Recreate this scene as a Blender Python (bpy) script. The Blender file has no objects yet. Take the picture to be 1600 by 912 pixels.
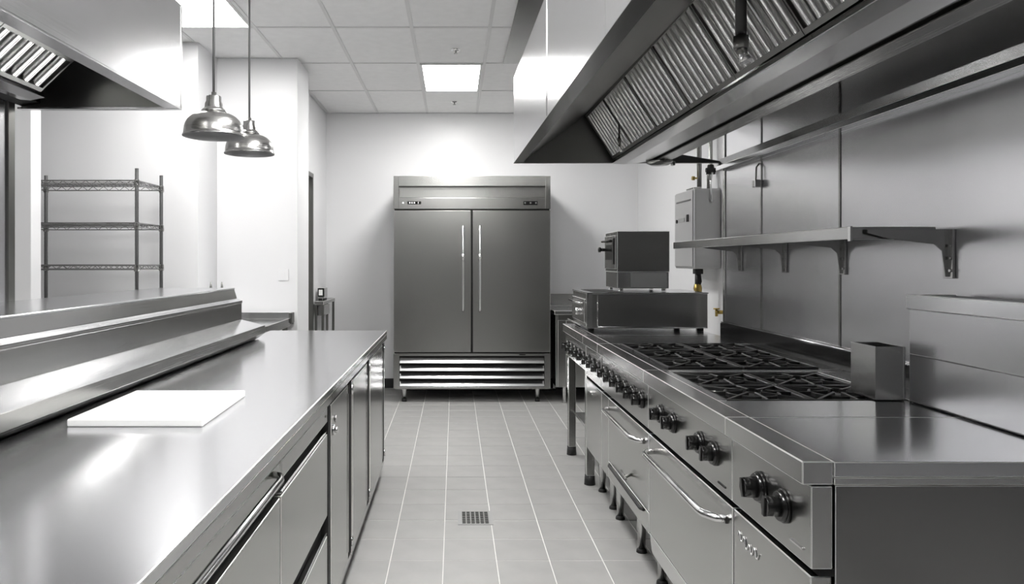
import bpy, math, random
from mathutils import Vector, Matrix
random.seed(7)
S = bpy.context.scene
C = S.collection

# ---------------------------------------------------------------- camera, world, exposure
cd = bpy.data.cameras.new('camera'); cam = bpy.data.objects.new('camera', cd); C.objects.link(cam)
cam.location = (0, 0, 1.35); cam.rotation_euler = (math.radians(90), 0, 0)
cd.sensor_width = 36; cd.lens = 25.875; cd.shift_x = 0.05625; cd.shift_y = -0.03
cd.clip_start = 0.05; cd.clip_end = 60
S.camera = cam
w = bpy.data.worlds.new('world'); S.world = w; w.use_nodes = True
w.node_tree.nodes['Background'].inputs[0].default_value = (0.9, 0.92, 0.95, 1)
w.node_tree.nodes['Background'].inputs[1].default_value = 0.4
S.view_settings.view_transform = 'Standard'; S.view_settings.look = 'None'
S.view_settings.gamma = 1; S.view_settings.exposure = 0.6
LAMP = 30.0                       # strength of the ceiling light diffusers

# ---------------------------------------------------------------- materials
def mat(name, col, rough=.5, metal=0, brush=None, bump=0.0, var=0.0, spec=.5, emit=0, coat=0, rvar=.018, wave=.08, bscale=1.0):
    m = bpy.data.materials.new(name); m.use_nodes = True
    nt = m.node_tree; b = nt.nodes['Principled BSDF']
    c = col if isinstance(col, tuple) else (col, col, col)
    b.inputs['Base Color'].default_value = (*c, 1)
    b.inputs['Roughness'].default_value = rough; b.inputs['Metallic'].default_value = metal
    b.inputs['Specular IOR Level'].default_value = spec
    b.inputs['Coat Weight'].default_value = coat
    if emit:
        b.inputs['Emission Color'].default_value = (*c, 1); b.inputs['Emission Strength'].default_value = emit
    if brush or bump or var:
        tc = nt.nodes.new('ShaderNodeTexCoord'); mp = nt.nodes.new('ShaderNodeMapping')
        nt.links.new(tc.outputs['Object'], mp.inputs[0])
        mp.inputs['Scale'].default_value = brush or (6, 6, 6)
        n = nt.nodes.new('ShaderNodeTexNoise'); n.inputs['Scale'].default_value = bscale; n.inputs['Detail'].default_value = 4
        nt.links.new(mp.outputs[0], n.inputs[0])
        if brush:
            r = nt.nodes.new('ShaderNodeMapRange'); r.inputs[1].default_value = .3; r.inputs[2].default_value = .7; r.inputs[3].default_value = max(.02, rough - rvar); r.inputs[4].default_value = rough + rvar
            nt.links.new(n.outputs[0], r.inputs[0]); nt.links.new(r.outputs[0], b.inputs['Roughness'])
            n2 = nt.nodes.new('ShaderNodeTexNoise'); n2.inputs['Scale'].default_value = 2.2; n2.inputs['Detail'].default_value = 3
            nt.links.new(tc.outputs['Object'], n2.inputs[0])
            bp2 = nt.nodes.new('ShaderNodeBump'); bp2.inputs['Strength'].default_value = wave; bp2.inputs['Distance'].default_value = .012
            nt.links.new(n2.outputs[0], bp2.inputs['Height'])
            nt.links.new(bp2.outputs[0], b.inputs['Normal'])
        elif bump:
            bp = nt.nodes.new('ShaderNodeBump'); bp.inputs['Strength'].default_value = bump; bp.inputs['Distance'].default_value = .002
            nt.links.new(n.outputs[0], bp.inputs['Height']); nt.links.new(bp.outputs[0], b.inputs['Normal'])
        if var:
            r2 = nt.nodes.new('ShaderNodeMapRange'); r2.inputs[1].default_value = .3; r2.inputs[2].default_value = .7
            r2.inputs[3].default_value = 1 - var; r2.inputs[4].default_value = 1 + var * .4
            nt.links.new(n.outputs[0], r2.inputs[0])
            mx = nt.nodes.new('ShaderNodeVectorMath'); mx.operation = 'SCALE'; mx.inputs[0].default_value = c
            nt.links.new(r2.outputs[0], mx.inputs['Scale']); nt.links.new(mx.outputs[0], b.inputs['Base Color'])
    return m
AX = (2, 700, 700); AY = (700, 2, 700); AZ = (700, 700, 2)       # brushing runs along x, y or z
M = dict(
    worktop=mat('worktop_steel', (.70, .705, .72), .18, 1, AY, .04, .04),
    steel=mat('brushed_steel', (.62, .62, .615), .21, 1, AY, .05, .03),
    front=mat('front_steel', (.50, .50, .49), .22, 1, AY, .05, .03),
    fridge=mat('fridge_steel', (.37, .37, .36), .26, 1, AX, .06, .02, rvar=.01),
    clad=mat('cladding_steel', (.72, .72, .74), .25, 1, AZ, .05, .03),
    hood=mat('hood_steel', (.62, .62, .63), .24, 1, AY, .04, .06),
    dark=mat('dark_steel', (.24, .24, .23), .32, 1, AY, .05, .03),  # darker base colour for hood interiors, frames and trims
    mid=mat('mid_steel', (.38, .38, .37), .26, 1, AY, .05, .03),
    baffle=mat('baffle_steel', (.62, .62, .61), .25, 1),
    chrome=mat('chrome', .78, .12, 1),
    wire=mat('zinc_wire', .30, .3, 1),
    post=mat('post_steel', .38, .35, 1, bump=.3),
    spun=mat('spun_aluminium', (.52, .515, .505), .26, 1, (3, 3, 500), .06, .06, wave=0),
    wall=mat('white_wall_panel', (.79, .79, .80), .32, 0, bump=.02, spec=.4),
    ceil=mat('ceiling_tile', (.82, .82, .82), .6, 0, (14, 14, 14), .05, .04),
    tee=mat('ceiling_tee', .66, .4),
    tile=mat('grey_tile', (.36, .357, .35), .36, 0, bump=.1, var=.10),
    grout=mat('pale_grout', (.80, .79, .77), .7),
    black=mat('black_bakelite', .008, .16, 0, spec=.6),
    rubber=mat('black_rubber', .015, .6),
    iron=mat('cast_iron', .022, .42, 0, bump=.35, spec=.6),
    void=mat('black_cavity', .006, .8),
    lamp_dim=mat('light_diffuser_dim', (1, .99, .97), .5, emit=LAMP * .62),  # dimmer only to keep the left walls from overexposing
    board=mat('white_plastic', (.92, .92, .91), .35),
    lamp=mat('light_diffuser', (1, .99, .97), .5, emit=LAMP),
    grey=mat('grey_paint', .34, .4),
    pale=mat('pale_grey_enamel', .5, .35, .3),
    brass=mat('brass', (.45, .33, .10), .35, 1),
    display=mat('black_display', .01, .1),
    digit=mat('display_print', .75, .5),
    edge=mat('edge_highlight', (.88, .88, .87), .38, .85),  # brighter bevel colour standing in for highlights along steel edges
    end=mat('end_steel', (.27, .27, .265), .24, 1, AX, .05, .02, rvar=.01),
    shade_in=mat('shade_lining', .30, .45, .3),
    post_dark=mat('post_steel_dark', .22, .35, 1, bump=.3),
    cord=mat('braided_cord', .12, .6, bump=.5),
)

# ---------------------------------------------------------------- mesh builder
class MB:
    def __init__(s): s.v = []; s.f = []; s.sm = []
    def add(s, vs, fs, smooth=False):
        o = len(s.v); s.v += [tuple(v) for v in vs]; s.f += [tuple(i + o for i in f) for f in fs]; s.sm += [smooth] * len(fs); return s
    def box(s, x0, x1, y0, y1, z0, z1):
        if x0 > x1: x0, x1 = x1, x0
        if y0 > y1: y0, y1 = y1, y0
        if z0 > z1: z0, z1 = z1, z0
        vs = [(x, y, z) for x in (x0, x1) for y in (y0, y1) for z in (z0, z1)]
        return s.add(vs, [(0, 1, 3, 2), (4, 6, 7, 5), (0, 4, 5, 1), (2, 3, 7, 6), (0, 2, 6, 4), (1, 5, 7, 3)])
    def loft(s, A, yA, B, yB, smooth=False):           # (x, z) outlines extruded along y
        n = len(A); vs = [(x, yA, z) for x, z in A] + [(x, yB, z) for x, z in B]
        fs = [(i, (i + 1) % n, n + (i + 1) % n, n + i) for i in range(n)]
        s.add(vs, fs, smooth); s.add(vs, [tuple(range(n))[::-1], tuple(range(n, 2 * n))]); return s
    def prism(s, P, y0, y1): return s.loft(P, y0, P, y1)
    def prism_x(s, P, x0, x1):                          # (y, z) outline
        n = len(P); vs = [(x0, y, z) for y, z in P] + [(x1, y, z) for y, z in P]
        return s.add(vs, [(i, (i + 1) % n, n + (i + 1) % n, n + i) for i in range(n)] + [tuple(range(n))[::-1], tuple(range(n, 2 * n))])
    def prism_z(s, P, z0, z1):
        n = len(P); vs = [(x, y, z0) for x, y in P] + [(x, y, z1) for x, y in P]
        return s.add(vs, [(i, (i + 1) % n, n + (i + 1) % n, n + i) for i in range(n)] + [tuple(range(n))[::-1], tuple(range(n, 2 * n))])
    def rings(s, path, radii, n=10, cap=True):
        pts = [Vector(p) for p in path]; R = []; up = None
        for i, p in enumerate(pts):
            t = (pts[min(i + 1, len(pts) - 1)] - pts[max(i - 1, 0)]).normalized()
            if up is None:
                up = Vector((0, 0, 1)) if abs(t.z) < .9 else Vector((1, 0, 0))
            a = t.cross(up).normalized(); b = a.cross(t).normalized(); up = b
            R.append([p + a * radii[i] * math.cos(q) + b * radii[i] * math.sin(q) for q in [2 * math.pi * k / n for k in range(n)]])
        vs = [v for r in R for v in r]; fs = []
        for i in range(len(R) - 1):
            for k in range(n):
                fs.append((i * n + k, i * n + (k + 1) % n, (i + 1) * n + (k + 1) % n, (i + 1) * n + k))
        s.add(vs, fs, True)
        if cap: s.add(R[0], [tuple(range(n))]); s.add(R[-1], [tuple(range(n))[::-1]])
        return s
    def tube(s, path, r, n=10): return s.rings(path, [r] * len(path), n)
    def cyl(s, p0, p1, r0, r1=None, n=16):
        r1 = r0 if r1 is None else r1
        p0 = Vector(p0); p1 = Vector(p1); t = (p1 - p0).normalized()
        up = Vector((0, 0, 1)) if abs(t.z) < .9 else Vector((1, 0, 0)); a = t.cross(up).normalized(); b = a.cross(t)
        q = [2 * math.pi * k / n for k in range(n)]
        A = [p0 + (a * math.cos(k) + b * math.sin(k)) * r0 for k in q]; B = [p1 + (a * math.cos(k) + b * math.sin(k)) * r1 for k in q]
        s.add(A + B, [(k, (k + 1) % n, n + (k + 1) % n, n + k) for k in range(n)], True)
        s.add(A, [tuple(range(n))]); s.add(B, [tuple(range(n))[::-1]]); return s
    def lathe(s, prof, c, n=32):
        vs = [(c[0] + r * math.cos(2 * math.pi * k / n), c[1] + r * math.sin(2 * math.pi * k / n), c[2] + z) for r, z in prof for k in range(n)]
        fs = [(i * n + k, i * n + (k + 1) % n, (i + 1) * n + (k + 1) % n, (i + 1) * n + k) for i in range(len(prof) - 1) for k in range(n)]
        return s.add(vs, fs, True)
EDGED = {'steel', 'front', 'worktop', 'mid', 'clad', 'end'}    # folded sheet with edge highlights put in as a brighter bevel material
def root_loc(o):
    p = Vector((0, 0, 0))
    while o: p += o.location; o = o.parent
    return p
def fixn(me):
    import bmesh
    bm = bmesh.new(); bm.from_mesh(me); bmesh.ops.remove_doubles(bm, verts=bm.verts, dist=1e-6)
    bmesh.ops.recalc_face_normals(bm, faces=bm.faces); bm.to_mesh(me); bm.free()
def obj(name, mb, m, parent=None, bev=0, seg=2, label=None, fix=True):
    off = root_loc(parent)
    me = bpy.data.meshes.new(name); me.from_pydata([(x - off.x, y - off.y, z - off.z) for x, y, z in mb.v], [], mb.f)
    me.polygons.foreach_set('use_smooth', mb.sm); me.update()
    if fix: fixn(me)
    me.materials.append(M[m] if isinstance(m, str) else m)
    o = bpy.data.objects.new(name, me); C.objects.link(o); o.parent = parent
    if bev:
        b = o.modifiers.new('bevel', 'BEVEL'); b.width = bev; b.segments = seg; b.limit_method = 'ANGLE'; b.angle_limit = math.radians(50)
        if m in EDGED and bev >= .0015:
            me.materials.append(M['edge']); b.material = 1
    if label: o['label'] = label
    return o
def place(name, src, at, parent, rotz=0):               # another part sharing src's mesh, at a world point
    o = src.copy(); o.name = name; C.objects.link(o); o.parent = parent
    o.location = Vector(at) - root_loc(parent); o.rotation_euler = (0, 0, rotz)
    return o
def tag(o, label, cat, group=None):
    o['label'] = label; o['category'] = cat
    if group: o['group'] = group
    return o
def thing(name, label, cat, loc, group=None):
    o = bpy.data.objects.new(name, None); C.objects.link(o); o.location = loc; o.empty_display_size = .1
    return tag(o, label, cat, group)
def struct(name, mb, m, bev=0):
    o = obj(name, mb, m, None, bev); o['kind'] = 'structure'; return o
def B(*a): return MB().box(*a)

CZ = 2.93                                             # ceiling height
# ---------------------------------------------------------------- the room
floor = struct('floor', B(-4.2, 2.1, -2.6, 8.0, -.06, -.0025), 'grout')
TW, TD, G = .24, .257, .0022
t0 = obj('floor_tile', B(-TW/2+G, TW/2-G, -TD/2+.0034, TD/2-.0034, -.012, 0), 'tile', floor, .0012, 1)
x0, y0 = -.05, 3.323
rest = MB(); first = True
for i in range(-18, 9):
    for j in range(-24, 19):
        xa, ya = x0 + i*TW, y0 + j*TD
        if xa < -4.2 or xa + TW > 2.1 or ya < -2.6 or ya + TD > 8.1: continue
        cx, cy = xa + TW/2, ya + TD/2
        if -3 <= i <= 4 and -2 <= j:
            if first: t0.location = (cx, cy, 0); first = False
            else: place('floor_tile', t0, (cx, cy, random.uniform(-.0003, .0003)), floor)
        else: rest.box(xa+G, xa+TW-G, ya+.0034, ya+TD-.0034, -.012, 0)
r_ = obj('floor_tiles_outside_aisle', rest, 'tile', floor, fix=False); r_['kind'] = 'stuff'
r_.name = 'distant_floor_tiling'

ceil_ = struct('ceiling', B(-4.2, 2.1, -2.6, 8.0, CZ+.02, CZ+.12), 'ceil')
gx = [-.29 + .53*k for k in range(-7, 5)]; gx = [-4.2] + [g for g in gx if -4.1 < g < 1.95] + [1.96]
gy = [7.86, 6.83, 5.88, 4.98, 4.08, 3.18, 2.28, 1.38, .48, -.42, -1.32, -2.22]
lights = [(-.29, 5.88), (-1.88, 4.08), (-.29, 2.28), (-.29, .48), (.77, .48), (-2.94, 1.38)]  # after the first two, unseen fixtures added to light the room
lit = set(lights)
for a in range(len(gx)-1):
    for b in range(len(gy)-1):
        xa, xb, yb, ya = gx[a], gx[a+1], gy[b], gy[b+1]
        if any(abs(xa-lx) < .02 and abs(ya-ly) < .02 for lx, ly in lit): continue
        dz = random.uniform(0, .0012)
        obj('ceiling_tile', B(xa+.009, xb-.009, ya+.009, yb-.009, CZ+.002+dz, CZ+.016), 'ceil', ceil_, fix=False)
for g in gx[1:-1]: obj('ceiling_tee', B(g-.012, g+.012, -2.22, 7.86, CZ-.003, CZ+.004), 'tee', ceil_, fix=False)
for g in gy[1:]: obj('ceiling_cross_tee', B(-4.2, 1.96, g-.012, g+.012, CZ-.002, CZ+.003), 'tee', ceil_, fix=False)

obj('dark_ceiling_panel', B(.385, 1.59, .95, 5.85, CZ-.008, CZ-.0035), 'end', ceil_)  # thin dark sheet added to make the ceiling beside the hood greyer
struct('wall_back', B(-1.5, 2.1, 7.86, 8.0, 0, CZ), 'wall')
wr = struct('wall_right', B(1.96, 2.1, 4.36, 7.86, 0, CZ), 'wall')
struct('wall_left_rear', B(-4.2, -1.85, 5.31, 6.16, 0, CZ), 'wall')
struct('wall_pillar_left', B(-1.85, -1.22, 5.73, 6.16, 0, CZ), 'wall', .004)
wl = MB(); wl.box(-1.5, -1.37, 7.06, 7.86, 0, CZ); wl.box(-1.5, -1.37, 6.16, 7.06, 2.16, CZ); wl.box(-1.5, -1.37, 6.16, 6.28, 0, 2.16)
struct('wall_left', wl, 'wall')
struct('wall_stub_left', B(-4.2, -2.56, 4.45, 4.56, 0, CZ), 'wall', .004)
struct('wall_outer_left', B(-4.34, -4.2, -2.6, 5.31, 0, CZ), 'wall')
struct('wall_behind', B(-4.34, 2.1, -2.74, -2.6, 0, CZ), mat('far_wall_paint', .22, .6))
d1 = struct('door_1', B(-1.46, -1.43, 6.29, 7.05, .01, 2.13), 'grey')
obj('door_frame', MB().box(-1.50, -1.355, 7.05, 7.085, 0, 2.19).box(-1.50, -1.355, 6.25, 6.285, 0, 2.19).box(-1.5, -1.355, 6.25, 7.085, 2.15, 2.19), 'dark', d1)
bb = MB(); bb.box(-1.37, 1.96, 7.845, 7.86, 0, .1)
struct('baseboard_back', bb, 'rubber')
struct('baseboard_left', B(-1.37, -1.355, 7.09, 7.845, 0, .1), 'rubber')

# steel clad partition on the right, behind the cooking line
wc = struct('wall_right_front', B(1.605, 2.1, -2.6, 4.36, 0, CZ), 'grey')
ys = [-2.6, -.85, .2, 1.25, 3.05, 3.83, 4.36]
for a, b in zip(ys[:-1], ys[1:]):
    obj('steel_panel', B(1.598, 1.605, a+.002, b-.002, .02, 2.9), 'clad', wc, .001, 1)
for a in (3.05, 3.83): obj('seam_strip', B(1.594, 1.600, a-.007, a+.007, .95, 2.9), 'mid', wc, .001, 1)
obj('corner_angle', MB().box(1.592, 1.606, 4.335, 4.366, .9, 2.9), 'steel', wc, .001, 1)
obj('wall_ledge', MB().prism([(1.598, .90), (1.575, .90), (1.575, .985), (1.598, .995)], 2.5, 4.36), 'black', wc)
obj('wall_ledge_bead', MB().cyl((1.58, 2.5, .992), (1.58, 4.36, .992), .003, n=8), 'chrome', wc)
# horizontal steel channel high on the cladding
chn = obj('wall_channel', MB().prism([(1.598, 1.885), (1.548, 1.885), (1.548, 1.91), (1.555, 1.912), (1.575, 1.955), (1.598, 1.962)], .3, 4.36), 'worktop', None, .0015)
tag(chn, 'long polished steel channel fixed high along the right steel wall', 'channel')
chn.location = (0, 0, 0)

# steel clad partition on the left, under the small hood
wp = struct('wall_left_front', B(-1.9, -1.685, -2.6, 2.8, 0, CZ), 'grey')
for a, b in ((-2.6, -1.3), (-1.3, 0), (0, 1.4), (1.4, 2.8)):
    obj('steel_panel', B(-1.685, -1.68, a+.001, b-.001, .02, 2.9), 'clad', wp)
obj('end_trim', MB().box(-1.69, -1.672, 2.76, 2.802, 0, 2.9), 'dark', wp, .002)
obj('end_cap', MB().box(-1.9, -1.69, 2.8, 2.804, 0, 2.9), 'dark', wp)

# ---------------------------------------------------------------- ceiling lights
names = {(-.29, 5.88): 'recessed square ceiling light above the aisle in front of the fridge',
         (-1.88, 4.08): 'recessed ceiling light at the top left behind the pendant cords',
         (-.29, 2.28): 'unseen ceiling light added over the middle of the aisle, above the frame',
         (-.29, .48): 'unseen ceiling light added right above the camera',
         (-2.94, 3.18): 'recessed ceiling light over the wire rack side, above the frame',
         (-3.47, 4.08): 'recessed ceiling light in the left bay, hidden by the left hood',
         (.77, .48): 'unseen ceiling light added above the near end of the range',
         (-2.94, 1.38): 'unseen ceiling light added behind the left partition',
         (-.29, -1.32): 'recessed ceiling light behind the camera'}
for (lx, ly) in lights:
    xb = lx + .53; yb = gy[[abs(g-ly) < .01 for g in gy].index(True)-1]
    t = thing('ceiling_light', names[(lx, ly)], 'light', (lx+.265, (ly+yb)/2, CZ), 'recessed ceiling lights')
    xa, ya = lx + .012, ly + .012; xb -= .012; yb -= .012
    f = MB(); w_ = .02
    f.box(xa, xb, ya, ya+w_, CZ-.008, CZ+.018); f.box(xa, xb, yb-w_, yb, CZ-.008, CZ+.018)
    f.box(xa, xa+w_, ya+w_, yb-w_, CZ-.008, CZ+.018); f.box(xb-w_, xb, ya+w_, yb-w_, CZ-.008, CZ+.018)
    obj('frame', f, 'tee', t); obj('diffuser', B(xa+w_, xb-w_, ya+w_, yb-w_, CZ, CZ+.012), 'lamp_dim' if lx < -1 else 'lamp', t)

for (sx, sy, lb) in ((0, 7.3, 'small ceiling sprinkler head between fridge and square light'), (.01, 5.5, 'small ceiling sprinkler head nearer than the square light')):
    t = thing('sprinkler', lb, 'sprinkler', (sx, sy, CZ))
    obj('escutcheon', MB().lathe([(0, -.012), (.03, -.010), (.036, 0)], (sx, sy, CZ), 20), 'chrome', t)
    k = MB().cyl((sx, sy, CZ-.01), (sx, sy, CZ-.028), .007); k.cyl((sx, sy, CZ-.028), (sx, sy, CZ-.031), .014)
    obj('deflector', k, 'mid', t)

# ---------------------------------------------------------------- pendant lamps
def pendant(x, y, zr, label):
    t = thing('pendant_lamp', label, 'lamp', (x, y, CZ), 'pendant lamps over the left counter')
    out = [(.127, -.001), (.1285, .002), (.127, .005), (.1235, .007), (.1225, .02), (.121, .037), (.116, .053), (.107, .069), (.093, .083), (.075, .093), (.057, .099), (.046, .103)]
    inn = [(.044, .101), (.055, .097), (.073, .091), (.091, .081), (.105, .067), (.114, .051), (.119, .036), (.1205, .02), (.121, .006), (.127, -.001)]
    sh_ = obj('shade', MB().lathe(out, (x, y, zr), 64), 'spun', t, fix=False)
    obj('shade_lining', MB().lathe(inn, (x, y, zr), 64), 'shade_in', sh_, fix=False)
    obj('neck', MB().lathe([(.044, .100), (.050, .104), (.051, .109), (.047, .114), (.040, .118), (.037, .125), (.036, .14), (.031, .150), (.031, .168), (.028, .172), (.010, .174), (.010, .188), (0, .19)], (x, y, zr), 32), 'spun', t, fix=False)
    obj('bulb', MB().lathe([(0, .03), (.02, .035), (.03, .055), (.022, .08), (.014, .105)], (x, y, zr), 20), 'board', t, fix=False)
    obj('cord', MB().cyl((x, y, zr+.19), (x, y, CZ-.03), .0055, n=8), 'cord', t)
    obj('ceiling_rose', MB().lathe([(0, -.035), (.045, -.03), (.055, 0)], (x, y, CZ), 24), 'spun', t, fix=False)
pendant(-1.02, 3.12, 1.878, 'nearer and larger of the two spun metal pendant lamps, left one')
pendant(-1.067, 3.83, 1.908, 'further pendant lamp, lower in view, to the right of its twin')

# ---------------------------------------------------------------- fridge
FX0, FX1, FY = -.583, .92, 7.06
fr = thing('fridge', 'tall two-door stainless steel fridge on short legs against the back wall', 'fridge', ((FX0+FX1)/2, FY+.35, 0))
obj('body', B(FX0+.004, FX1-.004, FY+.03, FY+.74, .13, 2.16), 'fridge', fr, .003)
for xa in (FX0, FX1-.05): obj('header_cheek', B(xa, xa+.05, FY-.02, FY+.03, 1.85, 2.166), 'fridge', fr, .003)
h = MB(); h.box(FX0+.05, FX1-.05, FY-.022, FY+.03, 2.068, 2.166)
h.prism_x([(FY+.03, 1.96), (FY-.002, 1.96), (FY+.012, 2.066), (FY+.03, 2.066)], FX0+.056, FX1-.056)
obj('header_panel', h, 'fridge', fr, .002)
cp = obj('control_fascia', B(FX0+.05, FX1-.05, FY-.022, FY+.03, 1.85, 1.957), 'fridge', fr, .002)
obj('display', B(FX0+.135, FX0+.265, FY-.026, FY-.022, 1.895, 1.922), 'display', cp)
dg = MB()
for k in range(3): dg.box(FX0+.15+k*.022, FX0+.163+k*.022, FY-.0275, FY-.026, 1.902, 1.915)
dg.box(FX0+.235, FX0+.24, FY-.0275, FY-.026, 1.9, 1.918)
obj('display_digits', dg, 'digit', cp)
obj('indicator_lamp', MB().cyl((FX0+.093, FY-.022, 1.908), (FX0+.093, FY-.028, 1.908), .009), 'digit', cp)
obj('switch_plate', B(FX1-.26, FX1-.125, FY-.027, FY-.022, 1.888, 1.925), 'display', cp, .003)
for k in (0, 1, 2): obj('switch', MB().cyl((FX1-.245+k*.052, FY-.027, 1.907), (FX1-.245+k*.052, FY-.034, 1.907), .009), 'chrome', cp)
XM = .167
for (xa, xb, hx) in ((FX0+.002, XM-.008, XM-.085), (XM+.008, FX1-.002, XM+.075)):
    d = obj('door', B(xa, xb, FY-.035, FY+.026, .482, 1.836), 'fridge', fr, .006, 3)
    k = MB(); k.tube([(hx, FY-.034, 1.685), (hx, FY-.075, 1.68), (hx, FY-.082, 1.66), (hx, FY-.082, .90), (hx, FY-.075, .88), (hx, FY-.034, .875)], .011, 12)
    obj('handle', k, 'chrome', d)
    obj('handle_collar', MB().cyl((hx, FY-.082, 1.36), (hx, FY-.082, 1.42), .0145), 'chrome', d)
obj('door_gasket', B(XM-.006, XM+.006, FY-.012, FY+.03, .482, 1.84), 'void', fr)
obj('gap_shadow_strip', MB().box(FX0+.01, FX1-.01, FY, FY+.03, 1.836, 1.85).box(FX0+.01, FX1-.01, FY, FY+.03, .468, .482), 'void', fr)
g = MB(); g.box(FX0, FX0+.056, FY-.02, FY+.03, .129, .468); g.box(FX1-.056, FX1, FY-.02, FY+.03, .129, .468)
g.box(FX0+.056, FX1-.056, FY-.02, FY+.03, .445, .468); g.box(FX0+.056, FX1-.056, FY-.02, FY+.03, .129, .150)
g.box(FX0+.056, FX1-.056, FY+.024, FY+.03, .15, .445)
gr = obj('grille_frame', g, 'fridge', fr, .002)
obj('grille_void', B(FX0+.058, FX1-.058, FY+.018, FY+.0235, .15, .445), 'void', gr)
for k in range(4):
    z = .155 + k*.0735
    obj('louvre', MB().prism_x([(FY-.026, z+.004), (FY-.024, z-.002), (FY+.016, z+.040), (FY+.014, z+.048)], FX0+.06, FX1-.06), 'hood', gr, .001, 1)
obj('rating_plate', B(FX1-.30, FX1-.24, FY-.0225, FY-.02, .452, .462), 'display', gr)
for (x, y) in ((FX0+.1, FY+.04), (FX1-.12, FY+.04), (FX0+.1, FY+.68), (FX1-.12, FY+.68)):
    l = obj('leg', MB().rings([(x, y, .13), (x, y, .125), (x, y, .03)], [.028, .026, .017], 14), 'steel', fr)
    obj('foot', MB().cyl((x, y, .03), (x, y, 0), .021, .024), 'rubber', l)

# ---------------------------------------------------------------- table right of the fridge
t = thing('work_table', 'stainless work table with upstand squeezed between fridge and range end', 'table', (1.42, 7.4, 0))
obj('table_top', B(.945, 1.93, 6.95, 7.82, .845, .883), 'worktop', t, .004)
obj('upstand', B(.945, 1.93, 7.80, 7.84, .883, 1.01), 'steel', t, .004)
obj('side_panel', B(.965, .985, 7.0, 7.79, .155, .845), 'front', t, .002)
obj('cabinet_front', MB().box(.985, 1.06, 6.99, 7.01, .155, .79).box(1.063, 1.9, 6.99, 7.01, .155, .79), 'front', t, .002)
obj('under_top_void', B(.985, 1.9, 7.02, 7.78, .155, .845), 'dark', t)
for (x, y) in ((1.05, 7.03), (1.86, 7.03), (1.05, 7.74), (1.86, 7.74)):
    obj('leg', MB().rings([(x, y, .155), (x, y, .15), (x, y, .02), (x, y, 0)], [.024, .022, .017, .022], 12), 'steel', t)

# ---------------------------------------------------------------- narrow stand at the left wall, with a small machine on it
t = thing('side_table', 'narrow dark steel side table by the doorway in the left wall', 'table', (-1.31, 7.4, 0))
obj('table_top', MB().prism([(-1.352, .93), (-1.262, .93), (-1.262, .965), (-1.352, .965)], 7.1, 7.78), 'mid', t, .003)
for y in (7.13, 7.75):
    for x in (-1.34, -1.275): obj('leg', B(x-.011, x+.011, y-.011, y+.011, 0, .93), 'dark', t)
obj('lower_shelf', B(-1.345, -1.27, 7.12, 7.76, .5, .515), 'mid', t)
obj('drawer_box', B(-1.345, -1.272, 7.16, 7.5, .82, .92), 'mid', t, .002)
t = thing('small_dispenser', 'small metal dispenser with dark sides on the narrow side table', 'dispenser', (-1.31, 7.3, .965))
obj('housing', B(-1.345, -1.28, 7.25, 7.42, .985, 1.09), 'steel', t, .004)
obj('front_panel', B(-1.345, -1.28, 7.235, 7.249, 1.0, 1.085), 'black', t, .002)
obj('window', B(-1.332, -1.295, 7.228, 7.234, 1.015, 1.07), 'board', t, .001)
for x in (-1.335, -1.29): obj('foot', B(x-.007, x+.007, 7.26, 7.40, .9655, .985), 'rubber', t)

# ---------------------------------------------------------------- wall mounted control box and pipes
t = thing('control_box', 'grey wall box with pipes, on the white wall past the steel cladding', 'control box', (1.86, 5.63, 1.294))
obj('box_body', B(1.76, 1.958, 5.40, 5.87, 1.294, 1.885), 'pale', t, .012, 3)
obj('box_door', B(1.752, 1.76, 5.42, 5.85, 1.31, 1.875), 'pale', t, .003)
obj('hinge_rail', B(1.748, 1.753, 5.45, 5.80, 1.80, 1.812), 'mid', t)
obj('lid_lip', B(1.77, 1.83, 5.45, 5.62, 1.885, 1.9), 'mid', t, .003)
obj('latch', B(1.744, 1.752, 5.50, 5.54, 1.645, 1.70), 'black', t, .002)
obj('warning_plate', B(1.749, 1.752, 5.60, 5.76, 1.65, 1.68), 'grey', t)
obj('small_button', MB().cyl((1.752, 5.78, 1.66), (1.742, 5.78, 1.66), .014), 'black', t)
t = thing('gas_pipe', 'pair of dark conduits running up from the wall box', 'pipe', (1.85, 5.5, 1.9))
obj('conduit', MB().tube([(1.83, 5.5, 1.87+.02), (1.83, 5.5, 2.93)], .017, 12), 'mid', t)
obj('conduit', MB().tube([(1.90, 5.5, 1.89), (1.90, 5.5, 2.0), (1.915, 5.5, 2.06), (1.915, 5.5, 2.93)], .014, 12), 'mid', t)
obj('valve', MB().cyl((1.915, 5.5, 2.0), (1.915, 5.5, 2.07), .034, .022).cyl((1.88, 5.5, 2.03), (1.95, 5.5, 2.03), .018), 'rubber', t)
obj('drop_loop', MB().tube([(1.89, 5.393, 2.0), (1.875, 5.385, 1.92), (1.88, 5.385, 1.84), (1.885, 5.385, 1.78)], .007, 8), 'chrome', t)
obj('pipe_clip', MB().cyl((1.79, 5.5, 1.97), (1.83, 5.5, 1.97), .006).cyl((1.775, 5.5, 1.97), (1.795, 5.5, 1.97), .015), 'brass', t)
t = thing('drain_pipe', 'black hose with brass fitting under the wall box', 'pipe', (1.83, 5.5, 1.1))
obj('union', MB().box(1.79, 1.85, 5.47, 5.53, 1.255, 1.293), 'rubber', t, .004)
obj('hose', MB().rings([(1.82, 5.5, 1.26), (1.823, 5.5, 1.2), (1.815, 5.5, 1.15), (1.822, 5.5, 1.1), (1.82, 5.5, 1.06), (1.82, 5.5, .6), (1.93, 5.5, .5)], [.022, .026, .018, .02, .016, .014, .014], 12), 'rubber', t)
obj('brass_fitting', MB().rings([(1.818, 5.5, 1.18), (1.818, 5.5, 1.15), (1.82, 5.5, 1.12), (1.82, 5.5, 1.09)], [.024, .032, .028, .022], 6), 'brass', t)
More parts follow.
